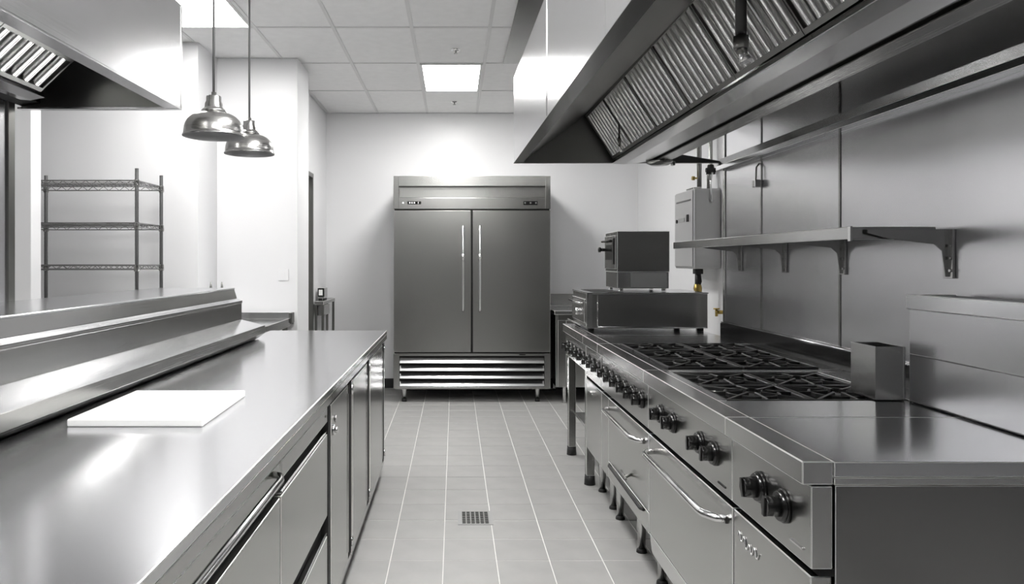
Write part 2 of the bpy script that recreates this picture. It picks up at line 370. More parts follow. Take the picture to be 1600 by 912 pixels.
t = thing('wall_tap', 'small brass wall tap low beside the steel cladding edge', 'tap', (1.95, 5.35, .98))
obj('tap_body', MB().cyl((1.96, 5.35, .98), (1.90, 5.35, .98), .014).cyl((1.905, 5.35, 1.0), (1.905, 5.35, .95), .010), 'brass', t)
obj('tap_handle', MB().cyl((1.905, 5.35, 1.0), (1.905, 5.35, 1.01), .022), 'brass', t)

# ---------------------------------------------------------------- wire rack
t = thing('wire_rack', 'chrome wire shelving rack against the white wall on the left', 'rack', (-2.47, 4.99, 0))
rx0, rx1, ry0, ry1 = -2.88, -2.067, 4.79, 5.19
for (x, y) in ((rx0, ry0), (rx1, ry0), (rx0, ry1), (rx1, ry1)):
    p = MB().cyl((x, y, .03), (x, y, 1.954), .0115)
    for k in range(70): p.cyl((x, y, .08+k*.0265), (x, y, .084+k*.0265), .0123, n=12)
    pp = obj('post', p, 'post_dark', t, fix=False)
    obj('foot', MB().cyl((x, y, .03), (x, y, 0), .018, .022), 'rubber', pp)
for z in (.28, 1.03, 1.31, 1.586, 1.862):
    m_ = MB(); hz = .014
    for y in (ry0, ry1):
        for q in (-hz, hz): m_.cyl((rx0, y, z+q), (rx1, y, z+q), .0042, n=6)
        n = 22
        m_.tube([(rx0 + (rx1-rx0)*k/n, y, z + (hz if k % 2 else -hz)) for k in range(n+1)], .0028, 5)
    for x in (rx0, rx1):
        for q in (-hz, hz): m_.cyl((x, ry0, z+q), (x, ry1, z+q), .0042, n=6)
        n = 10
        m_.tube([(x, ry0 + (ry1-ry0)*k/n, z + (hz if k % 2 else -hz)) for k in range(n+1)], .0028, 5)
    for k in range(1, 30):
        x = rx0 + (rx1-rx0)*k/30; m_.cyl((x, ry0, z+hz), (x, ry1, z+hz), .0018, n=5)
    for y in (ry0+.13, ry0+.27): m_.cyl((rx0, y, z+hz-.004), (rx1, y, z+hz-.004), .0028, n=6)
    sh = obj('wire_shelf', m_, 'wire', t, fix=False)
    for (x, y) in ((rx0, ry0), (rx1, ry0), (rx0, ry1), (rx1, ry1)):
        obj('collar', MB().rings([(x, y, z-.027), (x, y, z-.021), (x, y, z-.02), (x, y, z+.018)], [.0165, .0165, .019, .0165], 12), 'mid', sh, fix=False)

# ---------------------------------------------------------------- table behind the pass shelf
t = thing('back_sink_table', 'stainless table with raised rim standing in front of the white pillar', 'table', (-1.7, 5.3, 0))
obj('table_top', B(-1.82, -1.262, 4.80, 5.69, .865, .905), 'worktop', t, .004)
obj('back_upstand', B(-1.82, -1.24, 5.69, 5.71, .86, .957), 'steel', t, .003)
obj('upstand_end', B(-1.262, -1.238, 5.60, 5.69, .88, .957), 'dark', t, .002)
obj('side_rim', B(-1.2615, -1.25, 4.80, 5.60, .855, .918), 'steel', t, .002)
for (x, y) in ((-1.29, 5.6), (-1.79, 5.6), (-1.29, 4.86), (-1.79, 4.86)): obj('leg', MB().cyl((x, y, 0), (x, y, .865), .02), 'dark', t)
obj('lower_shelf', B(-1.79, -1.30, 4.88, 5.6, .25, .27), 'steel', t)
t = thing('tap', 'pair of small dark tap levers just above the far end of the pass shelf', 'tap', (-1.78, 5.4, .906))
for x in (-1.84+.07, -1.70+.01):
    obj('lever', MB().rings([(x, 5.35, .906), (x, 5.35, 1.08), (x, 5.35, 1.16), (x, 5.35, 1.20)], [.012, .012, .009, .004], 10), 'dark', t)
obj('tap_base', B(-1.80, -1.66, 5.32, 5.38, .906, .93), 'chrome', t, .004)

# ---------------------------------------------------------------- stepped pass unit on the far side of the left counter
t = thing('pass_shelf', 'stepped stainless pass shelf with ledges along the left counter back', 'shelf', (-1.4, 2.2, 0))
Y0, Y1 = .5, 4.18
obj('base_cabinet', B(-1.66, -1.2, Y0+.03, Y1-.04, .12, .985), 'steel', t, .003)
obj('lower_ledge', MB().prism([(-1.225, 1.015), (-1.207, 1.019), (-1.076, .986), (-1.076, .978), (-1.2, 1.0), (-1.225, 1.0)], Y0, Y1), 'worktop', t, .0015)
obj('ledge_lip', MB().prism([(-1.0755, .988), (-1.0755, .944), (-1.117, .913), (-1.122, .917), (-1.081, .948), (-1.081, .985)], Y0, Y1), 'mid', t, .0008, 1)
obj('ledge_underside', B(-1.2, -1.122, Y0+.01, Y1-.01, .9135, .925), 'dark', t)
obj('ledge_end_cap', MB().prism([(-1.2, 1.003), (-1.082, .982), (-1.082, .948), (-1.122, .918), (-1.2, .918)], Y1-.006, Y1-.002), 'mid', t)
obj('riser', MB().prism([(-1.225, 1.019), (-1.208, 1.019), (-1.208, 1.112), (-1.204, 1.114), (-1.204, 1.121), (-1.225, 1.121)], Y0, Y1), 'steel', t, .001)
obj('middle_ledge', MB().prism([(-1.204, 1.121), (-1.204, 1.127), (-1.233, 1.140), (-1.245, 1.140), (-1.245, 1.121)], Y0, Y1), 'worktop', t, .001)
obj('upper_riser', MB().prism([(-1.245, 1.1405), (-1.232, 1.1405), (-1.247, 1.190), (-1.26, 1.190)], Y0, Y1-.01), 'steel', t, .0008)
obj('top_shelf', MB().prism([(-1.246, 1.19), (-1.244, 1.196), (-1.246, 1.20), (-1.675, 1.20), (-1.675, 1.185), (-1.26, 1.185)], Y0, Y1-.01), 'worktop', t, .001)
obj('back_panel', B(-1.675, -1.66, Y0+.03, Y1-.02, .12, 1.184), 'steel', t)
obj('core', B(-1.655, -1.262, Y0+.03, Y1-.04, .985, 1.184), 'dark', t)
obj('end_fixing', MB().cyl((-1.222, Y1, 1.045), (-1.222, Y1+.006, 1.045), .008), 'mid', t)

# ---------------------------------------------------------------- left counter: worktop, drawer units, door cabinets
t = thing('worktop', 'long bright stainless worktop of the left counter carrying the chopping board', 'worktop', (-.8, 2.3, .857))
obj('top', B(-1.2+.03, -.43, -.6, 4.685, .885, .91), 'worktop', t, .003)
obj('front_edge', MB().prism([(-.436, .8845), (-.430, .8845), (-.430, .857), (-.452, .857), (-.452, .864), (-.436, .866)], -.6, 4.685), 'front', t, .0008)
obj('edge_joint', B(-.4298, -.4288, 2.60, 2.604, .858, .905), 'dark', t)
obj('end_edge', MB().box(-1.17, -.43, 4.6855, 4.69, .857, .908), 'front', t)
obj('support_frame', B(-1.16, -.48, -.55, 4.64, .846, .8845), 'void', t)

cutb = thing('cutting_board', 'plain white plastic chopping board lying on the left worktop', 'cutting board', (-.85, 2.17, .9102))
obj('board', MB().prism_z([(-1.03, 1.955), (-.668, 1.955), (-.680, 2.395), (-1.035, 2.395)], .9105, .9305), 'board', cutb, .004, 3)

CFX = -.447
def drawer_unit(ya, yb, label, bar):
    t = thing('drawer_cabinet', label, 'cabinet', (-.8, (ya+yb)/2, 0), 'drawer cabinets of the left counter')
    obj('body', B(-1.12, CFX-.03, ya+.002, yb-.002, .08, .845), 'mid', t)
    obj('top_strip', MB().box(CFX-.029, CFX, ya+.004, yb-.004, .785, .838), 'front', t, .003)
    obj('recess_shade', MB().box(CFX-.029, CFX-.024, ya+.004, yb-.004, .10, .784), 'rubber', t)  # black backing put in for the shade between strip and drawers
    for z0_, z1_ in ((.455, .743), (.10, .385)):
        d = obj('drawer', B(CFX-.022, CFX, ya+.005, yb-.005, z0_, z1_), 'front', t, .003)
        if not (bar and z0_ > .4): obj('drawer_pull', MB().prism([(CFX-.02, z1_+.001), (CFX-.004, z1_+.001), (CFX+.000, z1_+.010), (CFX-.004, z1_+.012), (CFX-.010, z1_+.006), (CFX-.02, z1_+.006)], ya+.01, yb-.01), 'chrome', d)
    if bar:
        h = MB(); h.tube([(CFX, yb-.075, .822), (CFX+.018, yb-.085, .822), (CFX+.028, yb-.12, .822), (CFX+.028, ya+.10, .822), (CFX+.018, ya+.07, .822), (CFX, ya+.06, .822)], .009, 12)
        obj('bar_handle', h, 'chrome', t, label='bright tubular bar handle')
    obj('screw', MB().cyl((CFX, yb-.04, .812), (CFX+.003, yb-.04, .812), .005), 'dark', t)
    obj('plinth', B(-1.1, CFX-.06, ya+.01, yb-.01, .012, .079), 'rubber', t)
    for y in (ya+.06, yb-.06): obj('foot', MB().cyl((CFX-.05, y, 0), (CFX-.05, y, .08), .02), 'steel', t)
drawer_unit(1.0, 1.895, 'near drawer cabinet with bright bar handle under the left worktop', True)
drawer_unit(1.899, 2.595, 'drawer cabinet between bar-handled unit and the door cabinets', False)
drawer_unit(-.1, .996, 'drawer cabinet nearest the camera under the left worktop', False)

t = thing('post_cabinet_divider', 'dark vertical filler post between drawer cabinets and door cabinets', 'filler post', (-.47, 2.62, 0))
obj('post', B(CFX-.03, CFX+.002, 2.60, 2.635, 0.0, .845), 'rubber', t, .002)
def door_unit(ya, yb, label, lock):
    t = thing('door_cabinet', label, 'cabinet', (-.8, (ya+yb)/2, 0), 'door cabinets of the left counter')
    obj('body', B(-1.12, CFX-.03, ya+.002, yb-.002, .08, .845), 'mid', t)
    obj('door_gap_shade', MB().box(CFX-.029, CFX-.004, ya+.003, ya+.012, .085, .84).box(CFX-.029, CFX+.003, yb-.128, yb-.026, .105, .83).box(CFX-.029, CFX-.004, ya+.012, yb-.13, .085, .10), 'void', t, .001)  # black near-flush strips stand in for the shade in the door recesses
    dm = MB().box(CFX-.024, CFX+.004, ya+.013, yb-.130, .105, .834)
    obj('side_stile', B(CFX-.029, CFX+.004, yb-.025, yb-.002, .085, .84), 'front', t, .002)
    d = obj('door', dm, 'front', t, .003)
    obj('door_pull', MB().prism_z([(CFX+.0045, yb-.150), (CFX+.006, yb-.148), (CFX+.006, yb-.134), (CFX+.0045, yb-.132)], .14, .80), 'chrome', d, .001, 1)
    obj('bottom_flange', MB().prism([(CFX+.004, .085), (CFX-.004, .105), (CFX-.02, .105), (CFX-.02, .082), (CFX+.004, .082)], ya+.005, yb-.005), 'steel', t)
    if lock:
        k = MB().cyl((CFX+.004, ya+.05, .735), (CFX+.012, ya+.05, .735), .019); k.cyl((CFX+.012, ya+.05, .735), (CFX+.022, ya+.05, .735), .011)
        obj('lock', k, 'chrome', d)
        obj('keyhole_cover', MB().cyl((CFX+.004, ya+.10, .765), (CFX+.009, ya+.10, .765), .014), 'steel', d)
    obj('hinge', MB().cyl((CFX+.006, yb-.04, .78), (CFX+.006, yb-.04, .82), .007), 'chrome', t)
    obj('hinge', MB().cyl((CFX+.006, yb-.04, .13), (CFX+.006, yb-.04, .17), .007), 'chrome', t)
    obj('plinth', B(-1.1, CFX-.06, ya+.01, yb-.01, .012, .079), 'rubber', t)
    for y in (ya+.06, yb-.06): obj('foot', MB().cyl((CFX-.05, y, 0), (CFX-.05, y, .08), .02), 'steel', t)
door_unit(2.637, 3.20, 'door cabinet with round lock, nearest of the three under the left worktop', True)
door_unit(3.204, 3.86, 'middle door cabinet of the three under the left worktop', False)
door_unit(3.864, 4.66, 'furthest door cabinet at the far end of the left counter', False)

# ---------------------------------------------------------------- cooking line on the right
RF = .765; CPX = .785
knob_m = MB()
knob_m.cyl((0, 0, 0), (-.006, 0, 0), .040, .040, 28)
knob_m.cyl((-.006, 0, 0), (-.016, 0, 0), .038, .034, 28)
knob_m.cyl((-.016, 0, 0), (-.046, 0, 0), .0265, .0245, 8)
knob_m.box(-.05, -.040, -.007, .007, -.024, .024)
knob0 = None
def knob(parent, y, z=.772, sc=1.0):
    global knob0
    if knob0 is None:
        knob0 = obj('knob', knob_m, 'black', parent, .0015); knob0.location = Vector((CPX-.001, y, z)) - root_loc(parent)
        # mesh was offset by the parent's world position; put it back round its own origin
        off = root_loc(parent)
        for v in knob0.data.vertices: v.co += off
        k = knob0
    else: k = place('knob', knob0, (CPX-.001, y, z), parent)
    k.scale = (sc, sc, sc)
    k.rotation_euler = (random.uniform(-.3, .3), 0, 0)
    return k
def legs(t, pts, z):
    for (x, y) in pts:
        l = obj('leg', MB().rings([(x, y, z), (x, y, z-.01), (x, y, .018)], [.027, .025, .017], 14), 'steel', t)
        obj('foot', MB().rings([(x, y, .018), (x, y, .012), (x, y, 0)], [.018, .023, .025], 14), 'rubber', l)
def tube_handle(parent, ya, yb, z, m='chrome', r=.0115, out=.05, bx=CPX):
    h = MB(); h.tube([(bx+.002, ya, z), (bx-out*.45, ya+.02, z), (bx-out*.9, ya+.055, z), (bx-out, ya+.08, z), (bx-out, yb-.06, z), (bx-out*.85, yb-.03, z), (bx-out*.4, yb-.006, z), (bx+.002, yb, z)], r, 14)
    return obj('handle', h, m, parent)
def section(name, label, ya, yb, cat, zb, near_end=False, back=1.575, top=True):
    t = thing(name, label, cat, (1.2, (ya+yb)/2, 0))
    obj('front_rail', MB().box(RF, .833, ya+.001, yb-.001, .858, .91), 'steel', t, .0028)
    obj('control_panel', B(CPX, .832, ya+.002, yb-.002, .672, .855), 'front', t, .0025)
    obj('panel_gap', B(CPX+.02, .85, ya+.006, yb-.004, .655, .671), 'void', t)
    obj('body', B(.84, back, ya+(.004), yb-.004, zb+.03, .86), 'dark', t)
    return t
# -- near unit: plain hot top
A0, A1 = 1.617, 2.08
t = section('griddle_unit', 'near end unit of the cooking line with smooth plate top and two knobs', A0, A1, 'griddle', .2)
obj('top_plate', B(.8345, 1.43, A0, A1-.001, .875, .909), 'worktop', t, .0025)
obj('top_plate_edge', B(.8345, 1.58, A0, A0+.02, .858, .8745), 'steel', t, .002)
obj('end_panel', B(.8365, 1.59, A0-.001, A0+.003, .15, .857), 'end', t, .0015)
d = obj('door', B(CPX+.003, .835, A0+.012, A1-.003, .21, .652), 'front', t, .003)
sq = MB(); pts = []                                   # raised, unreadable script badge
for k in range(34):
    q = k/33; pts.append((CPX+.001, 2.04-.14*q, .592 + .012*math.sin(q*26) + .004*math.sin(q*9) - .01*q))
sq.tube(pts, .0018, 6); obj('script_badge', sq, 'chrome', d)
obj('panel_tab', MB().box(CPX-.004, CPX, 1.655, 1.715, .700, .706), 'chrome', t, .001)
knob(t, 1.885, .772); knob(t, 1.752, .768)
legs(t, ((.88, 1.68), (1.5, 1.68)), .21)
obj('bottom_rail', B(CPX+.02, .84, A0+.012, A1-.003, .16, .205), 'steel', t)
# -- tall riser box at the right edge
t = thing('back_riser', 'tall stainless riser with pale top rim behind the near plate top', 'riser', (1.51, 1.7, .91))
obj('riser_face', MB().box(1.428, 1.435, .75, 2.31, .911, 1.20), 'clad', t, .0015)
obj('riser_end', MB().box(1.435, 1.572, 2.303, 2.31, .911, 1.20), 'steel', t, .001)
obj('seam_bead', MB().cyl((1.428, .75, 1.06), (1.428, 2.305, 1.06), .0025, n=8), 'chrome', t)
obj('foot_bead', MB().cyl((1.427, .75, .9135), (1.427, 2.308, .9135), .003, n=8), 'chrome', t)
obj('top_rim', MB().box(1.420, 1.436, .75, 2.316, 1.20, 1.246).box(1.436, 1.572, 2.30, 2.316, 1.20, 1.246), 'worktop', t, .003)
obj('dark_infill', B(1.437, 1.572, .75, 2.299, 1.20, 1.242), 'iron', t)
t = thing('flue_box', 'short open-topped steel box beside the tall riser', 'box', (1.38, 2.37, .91))
obj('shell', MB().box(1.33, 1.334, 2.325, 2.47, .912, 1.08).box(1.334, 1.425, 2.325, 2.329, .912, 1.08).box(1.334, 1.425, 2.466, 2.47, .912, 1.08).box(1.421, 1.425, 2.329, 2.466, .912, 1.08), 'steel', t, .001)
obj('inner', B(1.336, 1.42, 2.331, 2.464, .912, 1.04), 'void', t)

# -- open burner ranges
grate_m = None
def grate_mesh(w, d_):
    g = MB(); hw, hd = w/2, d_/2; b = .006; zt, zb = .0, -.014
    g.box(-hw, hw, -hd, -hd+2*b, zb, zt); g.box(-hw, hw, hd-2*b, hd, zb, zt)
    g.box(-hw, -hw+2*b, -hd+2*b, hd-2*b, zb, zt); g.box(hw-2*b, hw, -hd+2*b, hd-2*b, zb, zt)
    for k in range(8):
        a = math.pi/4*k; ca, sa = math.cos(a), math.sin(a)
        r1 = min(hw/max(abs(ca), 1e-3), hd/max(abs(sa), 1e-3)) - .006; r0 = .032
        nx, ny = -sa*b*.8, ca*b*.8
        P = [(r0*ca+nx, r0*sa+ny), (r1*ca+nx, r1*sa+ny), (r1*ca-nx, r1*sa-ny), (r0*ca-nx, r0*sa-ny)]
        n = 4; lift = .006
        vs = [(P[0][0], P[0][1], zt+lift), (P[1][0], P[1][1], zt+.001), (P[2][0], P[2][1], zt+.001), (P[3][0], P[3][1], zt+lift)]
        vs += [(x, y, z-.014) for x, y, z in vs]
        g.add(vs, [(0, 1, 2, 3), (7, 6, 5, 4), (0, 4, 5, 1), (1, 5, 6, 2), (2, 6, 7, 3), (3, 7, 4, 0)])
    n = 20; R = .092
    for k in range(n):
        a, c = 2*math.pi*k/n, 2*math.pi*(k+1)/n
        P = [(R*math.cos(a), R*math.sin(a)), (R*math.cos(c), R*math.sin(c)), ((R-.009)*math.cos(c), (R-.009)*math.sin(c)), ((R-.009)*math.cos(a), (R-.009)*math.sin(a))]
        g.prism_z(P, -.012, .001)
    return g
def burners(t, xs, ys_, w, d_, z):
    src = None
    for x in xs:
        for y in ys_:
            if src is None:
                src = obj('grate', grate_mesh(w, d_), 'iron', None, .0015, 1); src.parent = t
                src.location = Vector((x, y, z)) - root_loc(t); o = src
            else: o = place('grate', src, (x, y, z), t)
            o.rotation_euler = (0, 0, random.choice((0, math.pi)))
            h = MB().lathe([(0, -.03), (.045, -.03), (.045, -.018), (.036, -.010), (.012, -.008), (0, -.008)], (x, y, z), 24)
            obj('burner_head', h, 'iron', t, fix=False)
            obj('burner_throat', MB().lathe([(.05, -.045), (.05, -.03), (.058, -.03), (.058, -.045)], (x, y, z), 24), 'mid', t, fix=False)
B0, B1 = 2.08, 2.98
t = section('burner_range', 'four-burner range with broad oven door next to the plate top', B0, B1, 'range', .2)
obj('top_plate', B(.8345, 1.43, B0+.001, 2.33, .875, .909), 'worktop', t, .002)
obj('top_frame', MB().box(.8345, .865, 2.331, B1-.001, .875, .909).box(.865, 1.575, B1-.04, B1-.001, .875, .909).box(1.45, 1.575, 2.331, B1-.041, .875, .909), 'worktop', t, .002)
obj('spill_tray', B(.866, 1.449, 2.332, B1-.041, .858, .868), 'steel', t)
burners(t, (1.012, 1.302), (2.505, 2.79), .285, .28, .905)
d = obj('oven_door', B(CPX+.002, .835, B0+.004, B1-.004, .258, .652), 'front', t, .003)
tube_handle(d, 2.13, 2.90, .602)
obj('kick_plate', MB().prism([(CPX+.004, .252), (.835, .252), (.835, .17), (CPX+.014, .17)], B0+.004, B1-.004), 'steel', t, .002)
obj('panel_mark', B(CPX-.002, CPX, 2.13, 2.19, .692, .697), 'rubber', t)
for y in (2.79, 2.635, 2.345, 2.215): knob(t, y, .772, .92)
legs(t, ((.87, 2.2), (.87, 2.86), (1.5, 2.86)), .18)
C0, C1 = 2.98, 3.94
t = section('burner_range', 'six-burner range with black grates, between the broad oven and far units', C0, C1, 'range', .24)
obj('top_frame', MB().box(.8345, .87, C0+.001, C1-.001, .875, .909).box(.87, 1.575, C1-.03, C1-.001, .875, .909).box(.87, 1.575, C0+.001, C0+.03, .875, .909).box(1.50, 1.575, C0+.031, C1-.031, .875, .909), 'worktop', t, .002)
obj('spill_tray', B(.871, 1.499, C0+.031, C1-.031, .858, .864), 'dark', t)
burners(t, (1.03, 1.342), (3.165, 3.465, 3.765), .305, .292, .916)
d = obj('oven_door', B(CPX+.002, .835, C0+.004, 3.76, .335, .652), 'front', t, .003)
tube_handle(d, 3.06, 3.74, .602, out=.04)
d2 = obj('drawer', B(CPX+.002, .835, C0+.004, 3.76, .245, .33), 'front', t, .003)
h = MB().tube([(CPX+.002, 3.06, .318), (CPX-.008, 3.08, .318), (CPX-.008, 3.70, .322), (CPX+.002, 3.73, .322)], .007, 10)
obj('drawer_handle', h, 'rubber', d2, label='black bar handle')
obj('door_latch', MB().cyl((CPX+.002, 3.28, .40), (CPX-.03, 3.26, .395), .007).cyl((CPX-.03, 3.24, .39), (CPX-.03, 3.33, .405), .005), 'dark', d)
obj('side_filler', B(CPX+.003, .835, 3.765, C1-.002, .245, .652), 'front', t, .002)
for k in range(6): knob(t, 3.075+k*.147, .772, .92)
legs(t, ((.87, 3.08), (.87, 3.42), (.87, 3.86), (1.5, 3.08), (1.5, 3.86)), .25)
D0, D1 = 3.94, 4.39
t = section('range_filler_unit', 'short plain-fronted unit beyond the six-burner range', D0, D1, 'cabinet', .24)
obj('top_plate', B(.8345, 1.575, D0+.001, D1-.001, .875, .909), 'worktop', t, .002)
obj('front_door', B(CPX+.003, .835, D0+.004, D1-.004, .245, .652), 'front', t, .003)
obj('door_latch', MB().cyl((CPX+.003, 4.2, .60), (CPX-.012, 4.2, .60), .012).box(CPX-.016, CPX-.011, 4.12, 4.22, .592, .607), 'chrome', t, .002)
for k in range(3): knob(t, 3.995+k*.145, .772, .92)
legs(t, ((.87, 4.02), (.87, 4.32), (1.5, 4.02), (1.5, 4.32)), .25)
E0, E1 = 4.39, 5.2
t = thing('equipment_stand', 'open far end stand of the cooking line carrying the low steel oven', 'stand', (1.2, 4.8, 0))
obj('front_rail', MB().box(RF, .833, E0+.001, E1, .858, .91), 'steel', t, .0028)
obj('control_panel', B(CPX, .832, E0+.002, E1-.002, .695, .855), 'front', t, .0025)
obj('top_plate', B(.8345, 1.575, E0+.001, E1, .875, .909), 'worktop', t, .002)
obj('under_frame', B(.84, 1.57, E0+.01, E1-.01, .70, .874), 'dark', t)
for k in range(5): knob(t, 4.46+k*.15, .772, .92)
for (x, y) in ((.82, 4.46), (.82, 5.15), (1.53, 4.46), (1.53, 5.15)):
    l = obj('leg', B(x-.025, x+.025, y-.03, y+.03, .06, .695), 'mid', t, .002)
    obj('foot', MB().cyl((x, y, .06), (x, y, 0), .03, .034), 'rubber', l)
obj('low_shelf', B(.84, 1.52, 4.50, 5.12, .28, .30), 'steel', t)

# -- low steel oven and small oven on top of the stand
t = thing('countertop_oven', 'low wide steel oven on the far stand, below the small oven', 'oven', (1.2, 4.9, .9105))
obj('body', B(.835, 1.584, 4.60, 5.17, .93, 1.148), 'front', t, .003)
obj('top_sheet', B(.83, 1.588, 4.595, 5.175, 1.148, 1.154), 'worktop', t, .001)
obj('top_opening', B(.88, 1.05, 4.66, 5.12, 1.154, 1.156), 'void', t)
obj('corner_post', MB().box(.826, .862, 4.594, 4.60, .93, 1.148).box(.826, .835, 4.594, 4.63, .93, 1.148), 'steel', t, .001)
obj('side_bead', MB().cyl((.895, 4.598, .94), (.895, 4.598, 1.14), .003, n=8).cyl((.895, 4.598, .94), (1.57, 4.598, .935), .003, n=8), 'chrome', t)
fp = obj('front_door', B(.822, .835, 4.66, 5.14, .96, 1.11), 'steel', t, .002)
obj('handle', MB().tube([(.822, 4.68, 1.085), (.795, 4.70, 1.085), (.795, 5.10, 1.085), (.822, 5.12, 1.085)], .007), 'chrome', fp)
obj('knob', MB().cyl((.822, 4.88, 1.02), (.80, 4.88, 1.02), .022), 'chrome', fp)
obj('drip_tray', MB().prism([(.79, .945), (.826, .925), (.826, .932), (.795, .952)], 4.64, 5.15), 'chrome', t)
for (x, y) in ((.86, 4.64), (1.55, 4.64), (.86, 5.13), (1.55, 5.13)): obj('foot', MB().cyl((x, y, .9105), (x, y, .93), .02), 'rubber', t)
t = thing('salamander_oven', 'small boxy steel oven stacked on the low wide oven', 'oven', (1.23, 4.98, 1.1565))
sx0, sx1, sy0, sy1 = 1.062, 1.404, 4.80, 5.17
obj('lower_body', B(sx0+.002, sx1-.004, sy0+.004, sy1-.004, 1.172, 1.280), 'steel', t, .002)
obj('upper_body', B(sx0, sx1, sy0, sy1, 1.281, 1.546), 'mid', t, .003)
obj('cover_flap', B(sx0+.09, sx1-.02, sy0-.001, sy0+.003, 1.18, 1.275), 'pale', t, .001)
fp = obj('front_door', B(sx0-.01, sx0, sy0+.02, sy1-.02, 1.30, 1.52), 'steel', t, .002)
obj('door_window', B(sx0-.012, sx0-.010, sy0+.06, sy1-.06, 1.36, 1.46), 'black', fp)
obj('handle', MB().cyl((sx0-.035, sy0+.05, 1.485), (sx0-.035, sy1-.05, 1.485), .007).cyl((sx0-.035, sy0+.06, 1.485), (sx0-.01, sy0+.06, 1.485), .006).cyl((sx0-.035, sy1-.06, 1.485), (sx0-.01, sy1-.06, 1.485), .006), 'rubber', fp)
obj('knob', MB().cyl((sx0-.01, sy1-.05, 1.43), (sx0-.045, sy1-.05, 1.43), .012).cyl((sx0-.045, sy1-.05, 1.43), (sx0-.06, sy1-.05, 1.43), .018), 'black', fp)
obj('latch', B(sx0-.02, sx0-.01, sy0+.03, sy0+.055, 1.33, 1.50), 'rubber', fp)
for (x, y) in ((sx0+.03, sy0+.03), (sx1-.03, sy0+.03), (sx0+.03, sy1-.03), (sx1-.03, sy1-.03)): obj('foot', MB().cyl((x, y, 1.1565), (x, y, 1.172), .015), 'chrome', t)

# ---------------------------------------------------------------- wall shelf on the right
t = thing('wall_shelf', 'long stainless shelf on brackets along the right steel wall', 'shelf', (1.43, 3.35, 1.42))
obj('shelf_board', MB().prism([(1.285, 1.422), (1.285, 1.462), (1.565, 1.462), (1.565, 1.455), (1.295, 1.455), (1.295, 1.430), (1.30, 1.422)], 2.39, 4.32), 'steel', t, .0015)
obj('shelf_end', MB().box(1.288, 1.562, 2.386, 2.392, 1.42, 1.462), 'steel', t, .0015)
obj('end_corner_clip', MB().box(1.282, 1.290, 2.384, 2.40, 1.415, 1.464), 'chrome', t, .001)
def bracket(y):
    a = MB(); T = .006
    P = [(1.33, 1.453), (1.33, 1.44), (1.40, 1.422), (1.50, 1.41), (1.545, 1.405), (1.568, 1.385), (1.575, 1.34), (1.58, 1.30), (1.597, 1.30), (1.597, 1.453)]
    a.prism(P, y-T/2, y+T/2)
    a.box(1.588, 1.597, y-.024, y+.024, 1.295, 1.453)
    o = obj('bracket', a, 'steel', t, .001, 1)
    for z in (1.32, 1.36, 1.40): obj('bolt', MB().cyl((1.588, y-.015, z), (1.583, y-.015, z), .005, n=8), 'chrome', o)
for y in (2.37, 3.02, 3.55, 4.1): bracket(y)
# small hook rail and clip on the wall
t = thing('wall_clip', 'small metal clip hanging at the steel wall seam above the shelf', 'hook', (1.58, 3.84, 1.7))
obj('clip_stem', MB().tube([(1.592, 3.84, 1.86), (1.575, 3.84, 1.84), (1.573, 3.84, 1.76)], .005, 8), 'dark', t)
obj('clip_body', B(1.56, 1.592, 3.82, 3.86, 1.735, 1.775), 'chrome', t, .004)

# ---------------------------------------------------------------- hoods
def filter_bank(t, top, bot, y0, y1, n, per, side):
    """slanted baffle filters; top and bot are (x, z) of the slanted face, each filter with its own frame and baffles"""
    L = (y1-y0)/n
    tx, tz = top; bx, bz = bot
    dx, dz = bx-tx, bz-tz; ln = math.hypot(dx, dz); ux, uz = dx/ln, dz/ln
    nx, nz = (uz, -ux) if side > 0 else (-uz, ux)
    if nz > 0: nx, nz = -nx, -nz                       # normal faces down
    def q(a, h): return (tx+ux*a+nx*h, tz+uz*a+nz*h)
    src = None
    for k in range(n):
        a, b = y0+k*L+.002, y0+(k+1)*L-.002
        f = MB()
        f.prism([q(0, 0), q(.016, 0), q(.016, -.03), q(0, -.03)], a, b)
        f.prism([q(ln-.016, 0), q(ln, 0), q(ln, -.03), q(ln-.016, -.03)], a, b)
        for c in (a, b-.008): f.prism([q(.016, -.001), q(ln-.016, -.001), q(ln-.016, -.03), q(.016, -.03)], c, c+.008)
        f.prism([q(.016, -.03), q(ln-.016, -.03), q(ln-.016, -.032), q(.016, -.032)], a, b)
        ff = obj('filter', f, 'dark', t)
        p = (b-a-.016)/per
        for j in range(per):
            c = a+.008+(j+.5)*p; hw = p*.27
            A_ = []
            # half-round baffle, open side up
            prof = [(-hw, -.018), (-hw*.86, -.006), (-hw*.4, .001), (hw*.4, .001), (hw*.86, -.006), (hw, -.018)]
            m_ = MB(); vs = []
            for s_ in (.017, ln-.017):
                for (yy, hh) in prof:
                    x, z = q(s_, hh); vs.append((x, c+yy, z))
            np_ = len(prof)
            m_.add(vs, [(i, i+1, np_+i+1, np_+i) for i in range(np_-1)], True)
            obj('baffle', m_, 'baffle', ff, fix=False)
